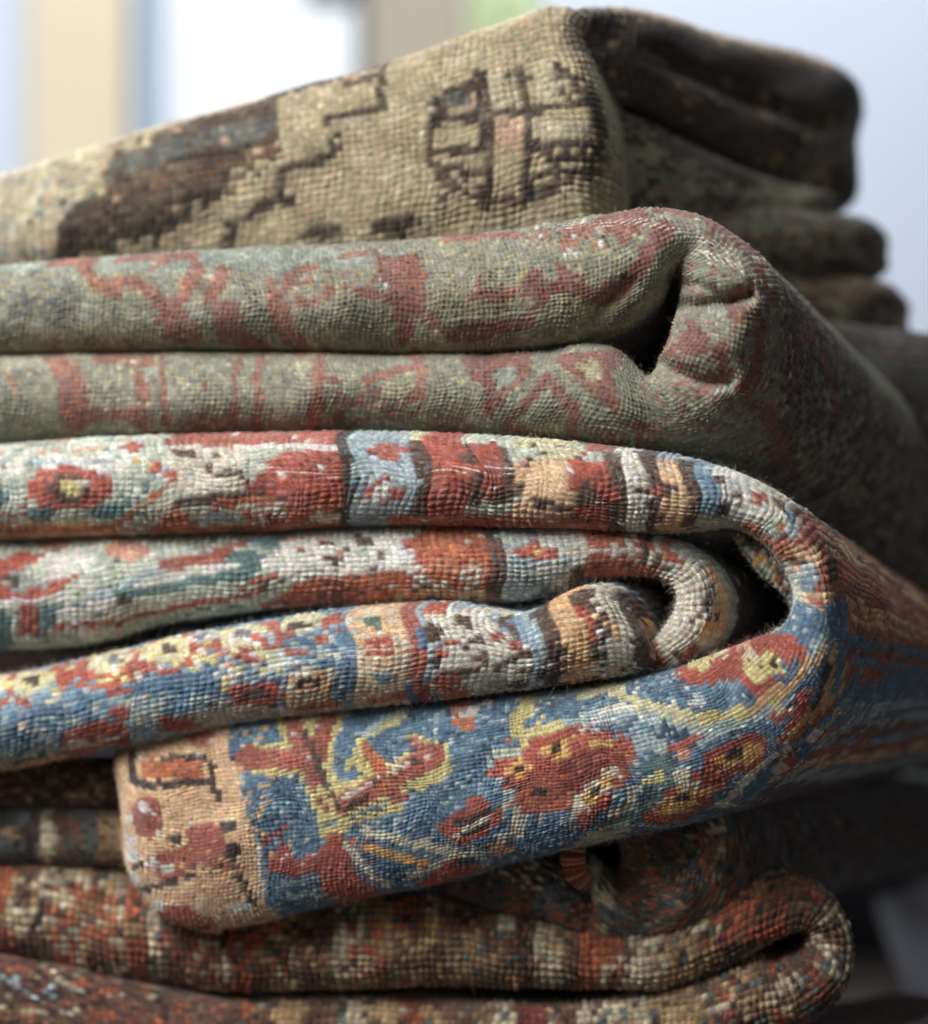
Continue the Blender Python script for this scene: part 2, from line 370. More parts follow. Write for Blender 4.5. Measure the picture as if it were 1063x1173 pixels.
outer_m = [
 *SIDE,
 D('gblue',.3,-200,490,210,620), D('pale',.3,-200,490,210,620),
 B('pale',-200,490,120,505), D('pink',.35,0,500,190,522), D('teal',.5,35,505,75,520), D('teal',.5,105,500,140,518),
 B('white',-200,524,150,542), L('gblue',4,(-200,531),(150,530)), L('grey',3,(-200,537),(60,537)),
 E('red',88,560,50,25), E('brown',86,560,24,17), E('yellow',89,560,10,11), E('cream',103,552,6,5),
 E('teal',4,571,16,12), E('teal',58,588,18,9), E('teal',132,586,20,9), D('teal',.35,140,530,180,590), D('red',.5,0,578,45,592),
 B('tan',-200,597,150,620), L('orange',5,(-200,607),(100,607),(140,603),(168,582),(195,560)), L('cream',15,(150,612),(185,592),(215,568)),
 P('orange',(165,615),(215,583),(245,590),(258,615)), D('dred',.3,180,590,250,615),
 E('red',187,537,8,7), E('red',203,546,7,9), E('red',165,513,14,5), D('tan',.6,165,520,190,535),
 B('cream',206,512,285,572), D('brown',.22,208,514,290,570), D('sage',.3,208,514,280,570),
 B('brick',205,488,395,511), B('white',285,511,395,515), D('cream',.4,320,500,420,512), 
 P('red',(272,572),(308,540),(312,528),(345,517),(398,516),(398,592),(330,592),(322,578)), 
 L('brown',9,(212,577),(270,568),(328,570)), B('orange',245,572,398,625), D('red',.5,245,575,398,625),
 P('cream',(222,586),(328,577),(341,592),(300,600),(236,602)), B('gblue',236,588,288,598), B('red',290,586,322,598), E('white',309,594,4,4),
 D('brown',.5,250,603,400,625), E('brown',258,523,5,5), E('brown',250,538,5,5), E('brown',268,545,7,5), B('brown',212,517,235,524),
 E('cream',380,592,18,6), E('white',375,535,5,3),
 B('dbrown',396,485,411,620), B('gblue',408,485,482,618), D('lblue',.35,408,505,482,600), D('sage',.35,408,560,482,615),
 B('brick',436,509,462,528), B('brick',426,516,472,522), B('brown',430,521,440,525),
 E('red',441,567,26,8), E('red',442,560,10,18), E('white',441,562,11,10),
 B('brown',481,505,497,602), B('lime',478,485,500,505),
 B('red',496,490,540,592), D('brown',.2,496,488,540,505), B('brown',538,510,550,580), B('red',549,508,580,562), B('brown',545,560,583,578), E('orange',560,570,8,6),
 B('brown',578,512,594,572), B('orange',450,590,720,625), D('cream',.12,450,588,700,620), D('brown',.3,600,505,640,530),
 B('peach',593,528,664,592), D('white',.3,595,530,660,560), B('lime',600,500,684,512), B('lime',622,515,672,528), D('brown',.5,600,520,690,535), D('brown',.35,612,505,690,515),
 L('brown',7,(612,574),(662,586)), L('brown',6,(640,545),(662,548)), E('brick',655,553,8,8), D('brown',.45,600,570,690,580),
 B('red',655,528,702,600), E('brown',668,568,13,12), E('cream',686,577,5,4), D('brown',.2,655,530,700,600), B('brick',676,490,715,520), D('orange',.5,650,588,720,610),
 B('brown',700,520,717,615), B('white',716,500,746,610), D('cream',.4,716,500,746,610), D('gblue',.3,716,500,780,530),
 B('brown',742,510,758,610), E('red',748,562,7,6), E('brown',731,560,8,5),
 B('peach',757,520,786,612), D('tan',.4,757,560,786,612), E('brown',763,560,6,10), D('cream',.3,757,520,786,545), B('brown',783,525,799,610), D('tan',.4,783,570,799,610),
 B('lblue',798,500,822,590), D('blue',.3,798,540,815,590), D('cream',.3,808,500,826,560), B('gblue',760,490,810,528), D('brown',.5,690,505,800,520),
 P('white',(822,520),(905,550),(925,585),(905,600),(870,592),(822,590)), D('cream',.4,822,520,920,600), D('gblue',.12,835,530,900,570),
 E('brown',826,551,6,7), E('brown',840,565,8,6), E('dbrown',826,583,8,8), E('red',869,568,9,8), E('brown',895,578,8,7), E('brown',915,583,9,6), E('brown',874,546,5,4),
 E('blue',906,592,9,8), E('gblue',908,606,14,8), E('cream',915,600,6,5), P('orange',(848,598),(868,600),(905,640),(895,660),(870,625)), D('green',.4,845,600,905,660),
 E('red',926,613,16,13), E('red',912,622,7,8), E('pink',925,628,12,7), E('peach',935,640,18,12),
 E('brick',949,655,10,30), E('dbrown',955,645,6,20), E('gblue',925,655,9,16), E('lblue',924,668,8,8), E('peach',938,682,20,9), E('red',930,692,8,8),
 P('blue',(906,690),(922,690),(934,700),(960,682),(980,690),(975,760),(930,760),(895,730)), D('gblue',.3,905,690,965,745),
 # the receding side of the outer fold
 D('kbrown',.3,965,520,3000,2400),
 # flap: plain blue ground with pale streaks
 P('blue',(905,725),(960,760),(930,870),(890,915),(810,950),(690,990),(600,1010),(480,1040),(270,1110),(250,840),(262,780),(700,770),(850,730)),
 D('lblue',.35,250,760,900,1070), D('gblue',.2,250,760,900,1070), D('dblue',.4,250,760,940,1070),
 L('gblue',13,(560,870),(600,935),(560,990)), L('cream',9,(420,945),(500,965),(545,980)), L('gblue',16,(610,848),(700,815),(800,830)), L('sage',18,(640,985),(720,945),(745,890),(760,840)),
 L('gblue',22,(735,850),(800,838),(880,806)), L('dblue',20,(730,935),(780,850),(760,835)), L('teal',16,(700,940),(740,930),(770,880)),
 D('gblue',.35,700,820,780,950),
 # peach end panel
 P('peach',(100,830),(258,828),(275,900),(322,1050),(318,1100),(100,1100)), D('tan',.45,100,830,320,1100),
 L('peach',12,(262,830),(276,905),(318,1045)), L('white',4,(300,960),(320,1040)),
 L('dbrown',9,(160,862),(162,893),(180,896),(248,890),(258,912)), L('dbrown',7,(195,866),(240,866),(252,872),(252,890)), B('orange',172,868,244,888), D('brown',.2,172,868,244,888), E('orange',238,843,16,10), D('white',.06,165,860,250,890),
 E('brick',176,932,20,24), P('brick',(182,975),(225,960),(242,938),(262,945),(270,985),(235,985),(210,1012),(190,1000)), E('brick',240,950,22,14), E('brick',262,980,16,10), D('tan',.16,180,935,275,1012),
 L('dbrown',8,(178,985),(165,990)), L('dbrown',8,(172,1018),(200,1008),(228,998)), E('dbrown',268,940,10,7), E('dbrown',274,968,9,10), L('dbrown',9,(278,988),(292,1010),(304,1030)), E('dbrown',208,955,8,6), D('dbrown',.12,220,985,275,1000),
 E('red',212,1048,30,14), E('orange',235,1055,24,10), E('red',250,1000,0.1,0.1), E('pink',225,1025,12,7), D('pink',.3,215,990,290,1040),
 E('white',171,920,6,6), E('white',156,958,7,7), E('white',160,975,9,8), E('white',182,984,7,8), E('white',166,1003,7,8), E('white',193,1035,8,7), E('white',172,1030,6,6), E('white',201,990,8,6), E('white',190,950,5,5), E('white',155,935,5,5), E('white',203,1058,5,5), E('white',290,1035,16,6),
 # yellow edged red hook
 L('yellow',34,(300,866),(352,866)), L('yellow',40,(346,822),(366,872),(382,915)), L('yellow',38,(386,812),(372,860)), L('yellow',36,(388,915),(440,895),(500,866)), L('yellow',30,(420,862),(440,880),(456,905)), L('yellow',8,(359,898),(376,949),(400,936),(461,920)), L('yellow',9,(405,872),(424,842),(467,820)), L('yellow',9,(478,841),(516,855),(513,880),(480,898)),
 L('brick',21,(290,866),(352,866)), L('brick',20,(340,818),(362,875),(380,915)), L('brick',20,(386,808),(370,862)), L('brick',24,(392,918),(440,893),(503,860)), L('orange',16,(427,856),(440,875),(450,900)), E('brick',457,906,12,8), L('brick',9,(482,846),(505,858),(498,874)), E('brick',296,862,10,12), L('red',8,(330,862),(352,868)),
 L('brown',8,(360,838),(370,870),(382,906)), L('dbrown',7,(384,916),(398,922),(420,908)), L('cream',6,(398,908),(440,886),(478,866)), E('brown',480,868,7,5), E('red',489,876,9,5), E('cream',494,862,5,4), L('brown',5,(430,893),(445,886)), 
 L('blue',15,(398,850),(410,830),(436,812)), E('blue',404,852,9,14), L('gblue',8,(425,838),(450,822),(470,812)), L('blue',8,(440,845),(470,832)),
 # red zigzag at the bottom of the flap
 P('red',(312,992),(330,955),(348,983),(378,962),(392,945),(408,962),(416,992),(448,1024),(440,1045),(395,1040),(372,990),(345,998)), L('red',7,(308,958),(332,942)), D('orange',.3,380,950,445,1040), D('cream',.06,330,950,440,1030),
 L('gblue',5,(330,1010),(370,1000)), L('gblue',5,(345,1025),(385,1012)), L('yellow',10,(398,945),(372,900)), L('cream',8,(400,960),(425,985),(440,1000),(455,1010)), L('gold',10,(430,965),(470,978),(500,985)), L('cream',10,(480,1000),(540,978),(600,955)),
 # small red diamond
 L('cream',9,(585,905),(600,955)), L('cream',8,(490,955),(535,982),(580,960)), P('red',(502,941),(549,909),(579,938),(535,970)), L('dbrown',8,(525,938),(552,930)), L('cream',6,(524,952),(556,938)), L('dbrown',6,(533,955),(555,944)), P('red',(485,1012),(520,985),(560,995),(510,1020)), D('dbrown',.25,490,985,550,1015),
 L('green',8,(560,972),(590,958)), E('pink',580,972,16,6), L('cream',13,(585,920),(600,950)),
 # big red lozenge
 P('red',(557,880),(600,852),(663,830),(720,846),(718,882),(676,949),(645,921),(599,933),(584,903)), P('dred',(640,866),(690,852),(716,858),(712,880),(680,896),(655,915),(636,900)), P('dred',(572,884),(600,898),(590,905),(570,890)), L('red',7,(600,900),(660,880),(716,850)), L('red',7,(615,870),(640,905)),
 P('gold',(574,880),(597,866),(612,876),(590,892)), P('gold',(622,858),(648,844),(662,852),(638,868)), P('orange',(596,908),(618,890),(634,900),(612,922)), P('gold',(664,846),(690,842),(700,850),(672,858)), E('dbrown',592,879,8,5), E('dbrown',641,856,8,4), E('dbrown',614,905,9,7), 
 P('cream',(652,924),(672,892),(706,872),(704,884),(690,912),(666,938)), P('gold',(666,916),(684,892),(698,884),(680,922)), E('dbrown',681,903,7,5), D('orange',.2,560,830,720,950),
 P('cream',(700,935),(724,895),(735,905),(712,935)),
 # yellow scrolls along the top of the flap
 L('yellow',20,(592,838),(604,812),(618,792)), L('yellow',18,(600,842),(640,830)), L('lime',16,(690,780),(720,800),(765,816),(800,822)), L('lime',9,(668,800),(700,786)), L('yellow',11,(800,822),(845,815),(885,800)), L('white',7,(668,832),(700,812),(720,805)),
 E('pink',533,812,12,14), E('orange',537,828,9,8), E('orange',525,825,8,6), E('orange',552,800,10,7), L('white',6,(528,824),(560,805)), L('sage',8,(560,868),(590,862)),
 L('gblue',8,(620,800),(670,790)), E('gblue',796,800,7,7), E('white',796,802,5,4), D('white',.08,560,780,860,840),
 # stepped flower near the turn
 P('red',(776,765),(815,738),(850,730),(905,726),(926,745),(912,760),(895,775),(862,796),(842,778),(810,786),(785,786)), E('yellow',805,760,15,9), E('lime',825,748,14,6), E('pink',850,740,12,6), P('yellow',(848,768),(870,748),(900,752),(895,768),(868,786)), E('dbrown',878,762,8,5), E('lblue',835,785,12,6), E('red',843,756,10,12), E('lime',862,752,10,6),
 E('blue',905,772,20,10,20), L('gblue',16,(935,735),(930,765)),
 # streaked motifs running over the edge
 L('tan',12,(860,812),(905,780),(945,740)), E('red',905,808,36,8,34), L('dbrown',4,(885,820),(925,795)), E('red',926,824,42,14,36), E('gold',928,822,36,7,36), L('cream',5,(860,826),(900,808)), L('tan',9,(950,800),(960,740)), L('dbrown',8,(938,815),(955,760)), L('tan',6,(965,850),(972,760)),
 E('red',840,866,44,23,18), E('gold',842,866,31,14,18), E('dbrown',840,865,13,6,18), E('dred',812,888,14,14), 
 E('pink',776,862,10,9), E('red',780,849,20,6,12), P('red',(742,942),(770,895),(808,880),(830,900),(815,925),(770,945)), P('gold',(758,930),(775,902),(800,890),(820,905),(800,928)), E('dbrown',785,912,7,7), E('cream',788,900,7,6), E('cream',782,886,12,8),
 L('cream',9,(830,925),(855,900),(890,862)), L('red',12,(885,910),(905,882),(912,850)), L('cream',7,(875,918),(897,880),(905,850)), L('cream',8,(905,905),(930,870),(935,845)), L('blue',12,(862,915),(885,880)), L('blue',10,(918,895),(930,860)), E('yellow',745,890,12,7,20), L('teal',10,(720,880),(760,868)), L('tan',9,(940,890),(960,830)), L('red',7,(955,880),(975,830)),
]
strip('folded_layer', r3, st_outer, 'sage', outer_m, M_DIAG, knot=(8.4, 6.2), sub=(5, 4), amp=2.4, dfac=.35, back=(640, 260), inner_shade=('dumber', 900, 18), shear=.25, wob=1.6, dens=lambda x, y: np.where(y < 640, 1., np.clip(1-(y-640)/160*.34, .66, 1)), drop=((520, 640, 760, 840), (.32, .30, .1, 0)), cap=(0, 26),
      seed=11, specks=.004, block=2, hairs=44000, hair_len=(2, 6), wave=3.5, wear=[('white',4,[(500,538),(590,540)]),('white',4,[(285,513),(395,514)]),('white',3,[(300,535),(390,548)]),('white',4,[(668,832),(700,812),(720,805)])], mixto='gblue', mixamt=.16, weft_shade='brown', weft_shade_mix=.22, sq=2.15,
      light_block=[[(-200,560),(700,560),(880,600),(920,690),(880,760),(700,840),(300,920),(200,900),(-200,900)]], light_block_y=420)
st_l2 = [
 (-200,622,-200,748,None,26), (0,617,0,744,None,24), (70,616,70,741,None,24), (130,614,130,730,None,24), (180,612,180,714,None,24), (240,610,240,706,None,24), (300,608,300,698,None,24), (400,604,400,692,None,22), (500,600,500,690,None,22),
 (580,598,580,690,None,22), (640,599,638,680,None,22), (690,602,686,664,None,22), (735,608,726,658,26,22), (772,620,754,660,26,22), (803,638,770,668,26,22), (824,664,777,680,26,22), (831,695,776,695,26,22), (824,726,768,711,26,22), (803,752,756,727,24,22), (772,770,742,741,22,26), (740,782,722,752,20,34), (700,788,695,760,20,44)]
l2_m = [
 D('pale',.4,-200,600,340,760), D('teal',.12,-200,600,340,760), D('white',.15,-200,600,200,760),
 E('red',40,660,56,27,6), E('grey',45,662,30,13,10), E('dbrown',25,662,8,7), E('white',85,645,40,15,20), E('sage',55,655,10,8), 
 B('brick',30,692,54,725), D('brick',.8,28,685,54,692), E('teal',5,722,22,26), E('teal',62,708,10,22), L('white',6,(0,686),(75,686)), B('pink',60,612,95,628), E('pink',160,630,24,11), E('red',15,614,40,6),
 L('white',13,(95,700),(170,672),(250,652),(360,642)), L('teal',11,(145,680),(200,670),(300,652)), L('gblue',8,(100,690),(170,660),(230,640)), E('teal',285,638,24,10), E('teal',325,622,26,7), L('brick',13,(198,646),(250,638),(285,622)), 
 L('cream',12,(75,722),(180,700),(300,680)), L('red',6,(80,716),(140,712),(200,697),(290,680)), L('red',6,(280,672),(320,655)), E('brown',148,688,7,7), D('white',.35,80,690,150,730), D('red',.12,80,700,150,735),
 P('dbrown',(170,735),(240,712),(330,690),(350,664),(480,664),(480,720),(170,760)), P('orange',(300,700),(345,668),(380,650),(470,655),(470,700),(300,712)), D('red',.45,300,655,470,705), D('brown',.28,300,655,470,705),
 P('white',(300,650),(345,610),(480,605),(480,650),(345,662)), D('sage',.25,320,605,480,660), D('brown',.12,345,610,480,655), E('brown',425,622,8,6), E('brown',385,640,8,7), E('brown',405,630,6,5), D('pink',.5,340,608,380,626), D('red',.25,345,615,400,640),
 P('orange',(480,615),(500,605),(566,600),(566,675),(505,668),(480,652)), D('red',.45,470,605,566,675), D('cream',.14,470,605,566,680), P('tan',(460,672),(566,675),(566,700),(460,700)), D('brown',.4,460,668,566,700), E('cream',540,655,12,8), E('red',541,654,4,4),
 B('brown',560,590,577,700), D('rust',.3,560,590,577,700),
 P('gblue',(576,590),(665,592),(655,700),(576,700)), D('sage',.3,576,600,660,690), D('teal',.4,576,662,660,700), D('blue',.25,580,670,650,700), B('white',618,606,676,640), L('white',4,(580,656),(660,648)),
 E('red',612,632,26,7), E('red',615,630,8,15), E('gold',614,631,7,5), L('orange',6,(590,600),(640,600)),
 P('cream',(655,630),(676,612),(760,618),(800,650),(830,700),(790,765),(750,755),(770,690),(755,662),(700,648),(660,648)), D('white',.5,660,612,832,770), P('orange',(672,596),(705,598),(720,612),(695,628),(672,626)), D('red',.4,672,598,715,630), P('brown',(655,650),(672,640),(700,652),(690,670),(655,690)), P('orange',(668,634),(700,636),(735,645),(770,665),(765,680),(720,672),(668,660)), D('brown',.16,670,634,765,680), D('red',.4,670,634,765,680),
 P('red',(730,612),(752,612),(745,630),(728,628)), L('dbrown',7,(745,612),(733,642)), L('orange',8,(765,618),(748,650)), L('brown',6,(757,630),(750,645)), E('red',772,640,7,8), L('peach',16,(815,650),(832,690),(828,735)), L('brown',6,(806,672),(814,690)), E('dbrown',808,690,6,9), E('brown',800,705,4,4), E('brown',790,706,4,4), E('tan',812,715,10,14), D('brown',.12,800,650,835,740),
 E('red',795,742,7,10), E('red',786,752,10,8), E('red',752,757,14,8), E('brown',772,748,6,5), E('dred',748,742,8,6)]
strip('folded_layer', r3, st_l2, 'sage', l2_m, M_COARSE, knot=(8.6, 6.0), sub=(5, 4), amp=2.4, dfac=.45, back=(300, 130), inner_shade=('dumber', 30, 18), yoff=0, wear=[('white',4,[(400,655),(560,648)]),('white',4,[(580,656),(660,648)])], seed=12, specks=.006, hairs=22000, hair_len=(3, 7), wave=3.5, mixto='gblue', mixamt=.14, weft_shade='brown', weft_shade_mix=.26, drop=((600, 800), (.1, .05)))
st_l3 = [
 (-200,800,-200,905), (-60,783,-60,892), (0,775,0,883), (60,764,60,870), (140,746,140,856), (200,731,200,844), (300,712,300,824), (400,698,400,812), (460,692,460,805), (520,690,522,799), (560,697,562,793), (590,703,595,790,44), (622,695,630,786,46), (650,680,662,781,48), (674,670,692,777,48), (698,671,716,773,46,4), (718,685,733,770,42,10), (735,708,745,768,34,20), (748,735,754,766,20,34)]
l3_m = [
 D('lblue',.6,-200,690,410,900), D('gblue',.35,-200,690,410,900), D('dblue',.1,-200,690,410,900), 
 P('gblue',(-200,760),(0,760),(100,742),(200,722),(310,705),(400,690),(400,680),(-200,680)), D('pink',.15,60,725,330,760),
 P('sage',(-200,905),(-200,862),(0,862),(60,850),(100,862),(0,900)), D('green',.3,0,855,60,880), D('tan',.3,-200,870,60,905), L('tan',10,(-200,900),(0,884),(60,870),(120,858)),
 E('red',20,790,36,20,12), E('red',135,765,46,20,12), E('red',68,778,24,16), E('red',205,748,46,18,12), E('brick',300,730,50,16,10), D('lblue',.4,-10,760,330,800),
 E('lime',5,785,18,12), E('lime',52,780,24,12,12), E('lime',138,757,26,11,12), E('lime',205,744,29,13,12), E('lime',290,728,32,12,10), E('lime',362,712,32,9,6), D('yellow',.35,0,720,330,795), D('white',.2,100,715,330,775),
 E('dbrown',55,777,10,5), E('slate',145,755,10,5), E('brown',205,741,10,5), E('slate',292,724,10,5), E('dbrown',355,716,15,4), E('brick',8,806,9,9), E('brick',33,799,9,7), E('brick',52,806,12,5), E('red',87,770,7,9), E('red',107,768,8,8), E('red',166,762,8,6), E('red',185,762,9,6), E('red',207,770,14,5), E('red',262,738,7,6), E('red',290,752,14,5), E('red',310,728,8,5), E('red',335,732,10,4), E('red',357,741,14,5),
 P('blue',(0,812),(60,806),(120,790),(225,766),(260,758),(262,806),(190,822),(100,838),(0,856)), D('lblue',.5,-200,790,270,860), D('gblue',.25,-200,790,270,860), D('cream',.1,0,790,380,850), P('gblue',(150,800),(195,790),(190,822),(150,826)), D('sage',.4,150,790,195,826), P('cream',(215,818),(262,800),(330,808),(400,795),(400,825),(220,840)), D('gblue',.3,215,790,400,830),
 E('red',140,787,14,7), E('red',143,813,13,9), E('red',118,840,40,16,10), E('cream',112,846,24,7,8), E('brown',114,845,6,4), D('pink',.3,85,830,155,855), E('red',148,845,12,7), E('red',100,862,16,7), E('red',213,826,24,9,-8), E('lblue',222,806,6,8),
 B('blue',330,730,410,800), D('gblue',.45,310,725,410,800), L('white',4,(300,762),(410,745)),
 P('red',(268,783),(320,775),(330,798),(318,804),(272,806)), B('dbrown',280,788,312,795), E('brick',308,800,6,5), E('brown',296,797,10,3), P('tan',(335,765),(385,760),(388,800),(338,806)), D('cream',.5,335,762,388,806), P('dbrown',(341,776),(372,770),(372,783),(341,787)), E('tan',357,779,6,3), L('orange',7,(345,810),(400,800)),
 E('brick',345,745,15,5), E('brick',376,728,7,6), E('red',395,712,14,9), D('lblue',.4,388,700,414,800), B('blue',396,718,410,790),
 B('peach',411,690,472,812), D('cream',.55,411,690,472,812), B('green',424,706,450,718), P('red',(422,730),(452,728),(452,750),(422,750)), L('pink',3,(422,740),(452,739)), B('gblue',426,764,454,774), B('teal',430,772,454,778), L('orange',9,(436,800),(470,794)), 
 L('brick',15,(478,690),(478,760),(490,800)), B('gblue',487,690,506,770), D('lblue',.3,487,690,506,780),
 P('white',(505,685),(612,690),(610,800),(505,810)), D('cream',.5,500,690,612,800), D('brown',.1,500,690,612,780), D('grey',.6,500,764,615,805), D('sage',.3,500,750,612,790), 
 B('red',497,690,525,702), B('gblue',525,690,560,698), E('brown',500,722,11,10), E('red',517,733,9,5), E('red',503,747,9,7), E('dbrown',500,756,8,6), E('brown',542,712,9,6), E('red',575,728,10,5), E('red',590,738,9,6), E('brown',590,712,14,8), E('brown',545,731,8,5), E('brown',548,752,10,7), L('brown',9,(568,760),(600,748)), L('brown',8,(505,768),(545,764)), E('red',515,777,18,7), P('orange',(510,785),(540,782),(545,800),(512,803)), L('brown',8,(595,765),(615,762)), L('dbrown',8,(590,785),(620,777)), D('lblue',.3,560,690,612,720),
 P('gblue',(605,695),(622,690),(636,780),(612,785)), D('lblue',.3,600,690,636,770), P('brown',(618,690),(640,685),(656,782),(632,786)), D('dbrown',.4,618,690,656,782), P('tan',(638,680),(664,670),(684,785),(654,785)), D('peach',.5,640,672,684,785), D('orange',.6,650,770,700,790), P('brown',(660,672),(684,664),(706,785),(684,785)), D('tan',.22,660,670,706,785), L('red',10,(668,695),(678,725)), E('dbrown',690,742,9,14),
 P('cream',(682,655),(708,660),(738,785),(706,785)), D('white',.5,684,655,738,785), L('tan',4,(692,690),(712,770)), P('brown',(706,660),(722,665),(762,785),(736,785)), P('tan',(730,690),(800,690),(800,800),(752,780)), D('brown',.4,718,670,780,790), D('cream',.3,680,655,700,690)]
strip('folded_layer', r3, st_l3, 'blue', l3_m, M_COARSE, knot=(8.6, 6.0), sub=(5, 4), amp=2.4, dfac=.75, back=(230, 120), inner_shade=('dumber', 30, 18), wear=[('white',4,[(300,762),(410,745),(470,735)])], yoff=-6, seed=13, specks=.006, hairs=22000, hair_len=(3, 7), wave=3.5, mixto='gblue', mixamt=.15, weft_shade='brown', weft_shade_mix=.26, cap=(0, 14))
strip('folded_layer', r3, [(838,596,834,600,6), (864,607,848,626,7), (884,623,868,652,8), (899,645,888,670,8), (909,668,904,684,7), (914,690,912,696,5)], 'sage',
      [L('orange',11,(850,602),(880,626),(900,655)), L('dred',5,(846,612),(880,650),(905,680)), D('green',.3,830,590,920,700), D('gold',.2,830,590,920,700), D('brown',.2,830,590,920,700)], M_COARSE, knot=(7, 6), amp=2.4, back=(50, 60), inner_shade=('dumber', 30, 25), yoff=34, seed=15, hairs=600)
# lining seen inside the curl of the middle layers
strip('folded_layer', r3, [(600,640,600,720,20), (660,650,660,740,20), (720,660,716,760,20), (780,670,770,770,20)], 'dred',
      [D('brown',.4,500,600,900,800), D('tan',.1,500,600,900,800), D('red',.25,500,600,900,800)], M_COARSE, knot=(9,6.5), amp=2.2, back=(60, 60), yoff=110, seed=14, hairs=800)

# =================================================================== the sage green rug
r2 = rug('faded sage green rug with rust red scrolls and a puckered fold at right', 480, 505)
st_g = [
 (-200,317,-200,406), (-80,311,-80,405), (0,305,0,405), (100,297,100,404), (200,290,200,402), (300,284,300,401), (400,280,400,402), (500,273,500,403), (600,262,600,398), (660,252,668,388), (710,244,722,368), (745,240,754,344),
 (775,241,768,322), (810,250,777,308), (850,275,782,314), (880,305,783,328), (898,345,780,348), (903,385,774,370), (897,425,767,390), (878,462,760,408), (845,490,752,424), (800,508,742,432), (750,512,728,420), (705,507,712,404), (655,500,682,394), (605,497,632,402), (560,494,572,405), (500,490,500,407), (400,493,400,406), (300,495,300,404), (200,498,200,404), (100,501,100,405), (0,506,0,408), (-80,510,-80,410), (-200,514,-200,412)]
g_m = [
 D('olive2',.3,-200,200,1300,700), D('slate',.35,-100,330,90,372), D('slate',.2,0,300,100,400), D('slate',.3,20,345,80,365), E('olive2',140,395,120,20), E('olive2',400,395,200,16), D('olive2',.4,500,290,720,400), E('olive2',600,350,120,30), E('sagegr',200,300,300,16),
 L('rust2',10,(70,304),(120,302)), P('rust2',(100,305),(118,305),(128,330),(145,335),(150,348),(118,342)), L('rust2',14,(130,330),(165,326)), L('rust2',18,(165,328),(195,355),(235,388)), L('rust2',16,(238,310),(215,345),(195,372)), E('rust2',218,382,24,12), L('rust2',10,(150,300),(180,298),(235,296),(238,312)), L('rust2',7,(185,315),(205,302)),
 L('rust2',18,(265,315),(245,345)), P('rust2',(245,350),(278,352),(288,380),(320,402),(262,396)), L('rust2',22,(318,345),(330,375),(352,400)), L('rust2',10,(330,335),(345,318),(362,312)), L('rust2',9,(342,342),(345,355),(380,345),(382,335)), D('rust2',.25,310,310,420,345), L('rust2',6,(400,300),(440,292)),
 P('rust',(440,297),(491,296),(489,345),(484,372),(474,398),(462,398),(455,365),(444,345)), L('rust',9,(416,340),(450,346)), L('rust',8,(424,335),(440,318)), L('rust',10,(482,358),(505,377),(525,388)), L('rust',16,(520,387),(570,380),(610,370)), L('rust',12,(600,375),(622,352),(600,332),(615,318)), E('rust2',560,345,30,6), D('rust2',.3,530,325,600,350), P('rust',(600,330),(615,345),(660,338),(690,352),(672,345),(640,325),(630,302),(650,318),(668,325)), L('rust',14,(640,330),(690,348)), L('rust2',14,(650,288),(662,270),(690,262)), P('rust',(690,255),(700,248),(745,240),(752,256),(735,272),(712,288)), L('rust',20,(690,342),(715,335),(730,312),(742,290),(760,268)), D('white',.12,580,255,700,300), L('rust2',9,(520,276),(560,274),(600,270)), D('rust2',.3,600,262,720,290), L('rust',12,(760,242),(800,247),(840,268),(870,300),(888,340)), D('white',.12,800,255,890,330),
 E('rust',795,395,14,16), E('rust',762,385,10,16), L('rust',12,(835,340),(850,335)), L('rust',14,(832,355),(840,372),(848,362)), L('rust',9,(795,372),(790,400),(775,425)), E('rust',868,378,9,26,8), E('rust',868,420,12,34,-10), L('rust',14,(815,405),(826,430),(800,450)), L('rust2',8,(778,440),(800,432)), E('rust',855,445,18,10), D('rust',.25,750,440,880,500), D('rust',.2,770,250,905,440), L('rust',9,(765,410),(790,392)), 
 # lower layer
 P('rust2',(58,404),(82,404),(112,432),(112,462),(118,490),(98,498),(78,470),(76,438)), L('rust2',15,(112,478),(150,474),(182,480)), L('rust2',13,(168,432),(174,470),(186,498)), L('rust2',15,(125,412),(180,414)), B('rust2',25,430,28,448), L('rust2',8,(196,406),(192,440),(200,470),(208,495)), L('rust2',8,(285,406),(274,440),(280,495)), L('rust2',9,(310,405),(300,440),(308,495)), L('rust2',14,(378,402),(366,440),(372,495)), L('rust2',9,(370,430),(392,440)), L('rust2',8,(390,450),(400,480)), E('rust2',240,445,6,4), D('rust2',.35,225,475,265,490), L('rust2',7,(20,430),(28,445)), D('lime',.2,110,410,180,470),
 L('rust2',9,(423,438),(455,428),(478,422)), L('rust2',13,(480,405),(488,420),(484,450)), L('rust2',8,(398,460),(460,470),(480,455)), L('rust2',6,(420,480),(480,478)), D('rust2',.3,410,440,490,485), E('olive2',455,448,16,8), P('rust',(534,405),(560,408),(600,406),(618,402),(612,425),(582,452),(572,480),(560,478),(555,440),(542,436)), P('sagegr',(565,428),(600,418),(588,436),(570,446)), L('rust',11,(588,490),(605,465),(626,432),(640,452),(658,470)), L('rust',10,(655,462),(668,480),(662,502)), P('rust',(640,410),(680,404),(716,400),(718,420),(700,428),(705,450),(708,478),(690,464),(660,440)), P('olive2',(662,420),(690,412),(690,432),(678,440)), D('white',.1,480,420,520,450), L('rust',8,(590,490),(620,495)), L('rust',6,(720,485),(760,495)), L('rust',10,(735,488),(745,505)), D('rust',.12,700,430,760,510),
 # receding side, knots darkened to stand for the blocked light
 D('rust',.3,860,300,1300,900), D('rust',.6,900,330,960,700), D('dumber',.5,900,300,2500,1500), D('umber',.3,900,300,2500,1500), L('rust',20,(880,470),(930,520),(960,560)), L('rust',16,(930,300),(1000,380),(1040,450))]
def g_post(c, X, Y, dep, vv, r):
    return c
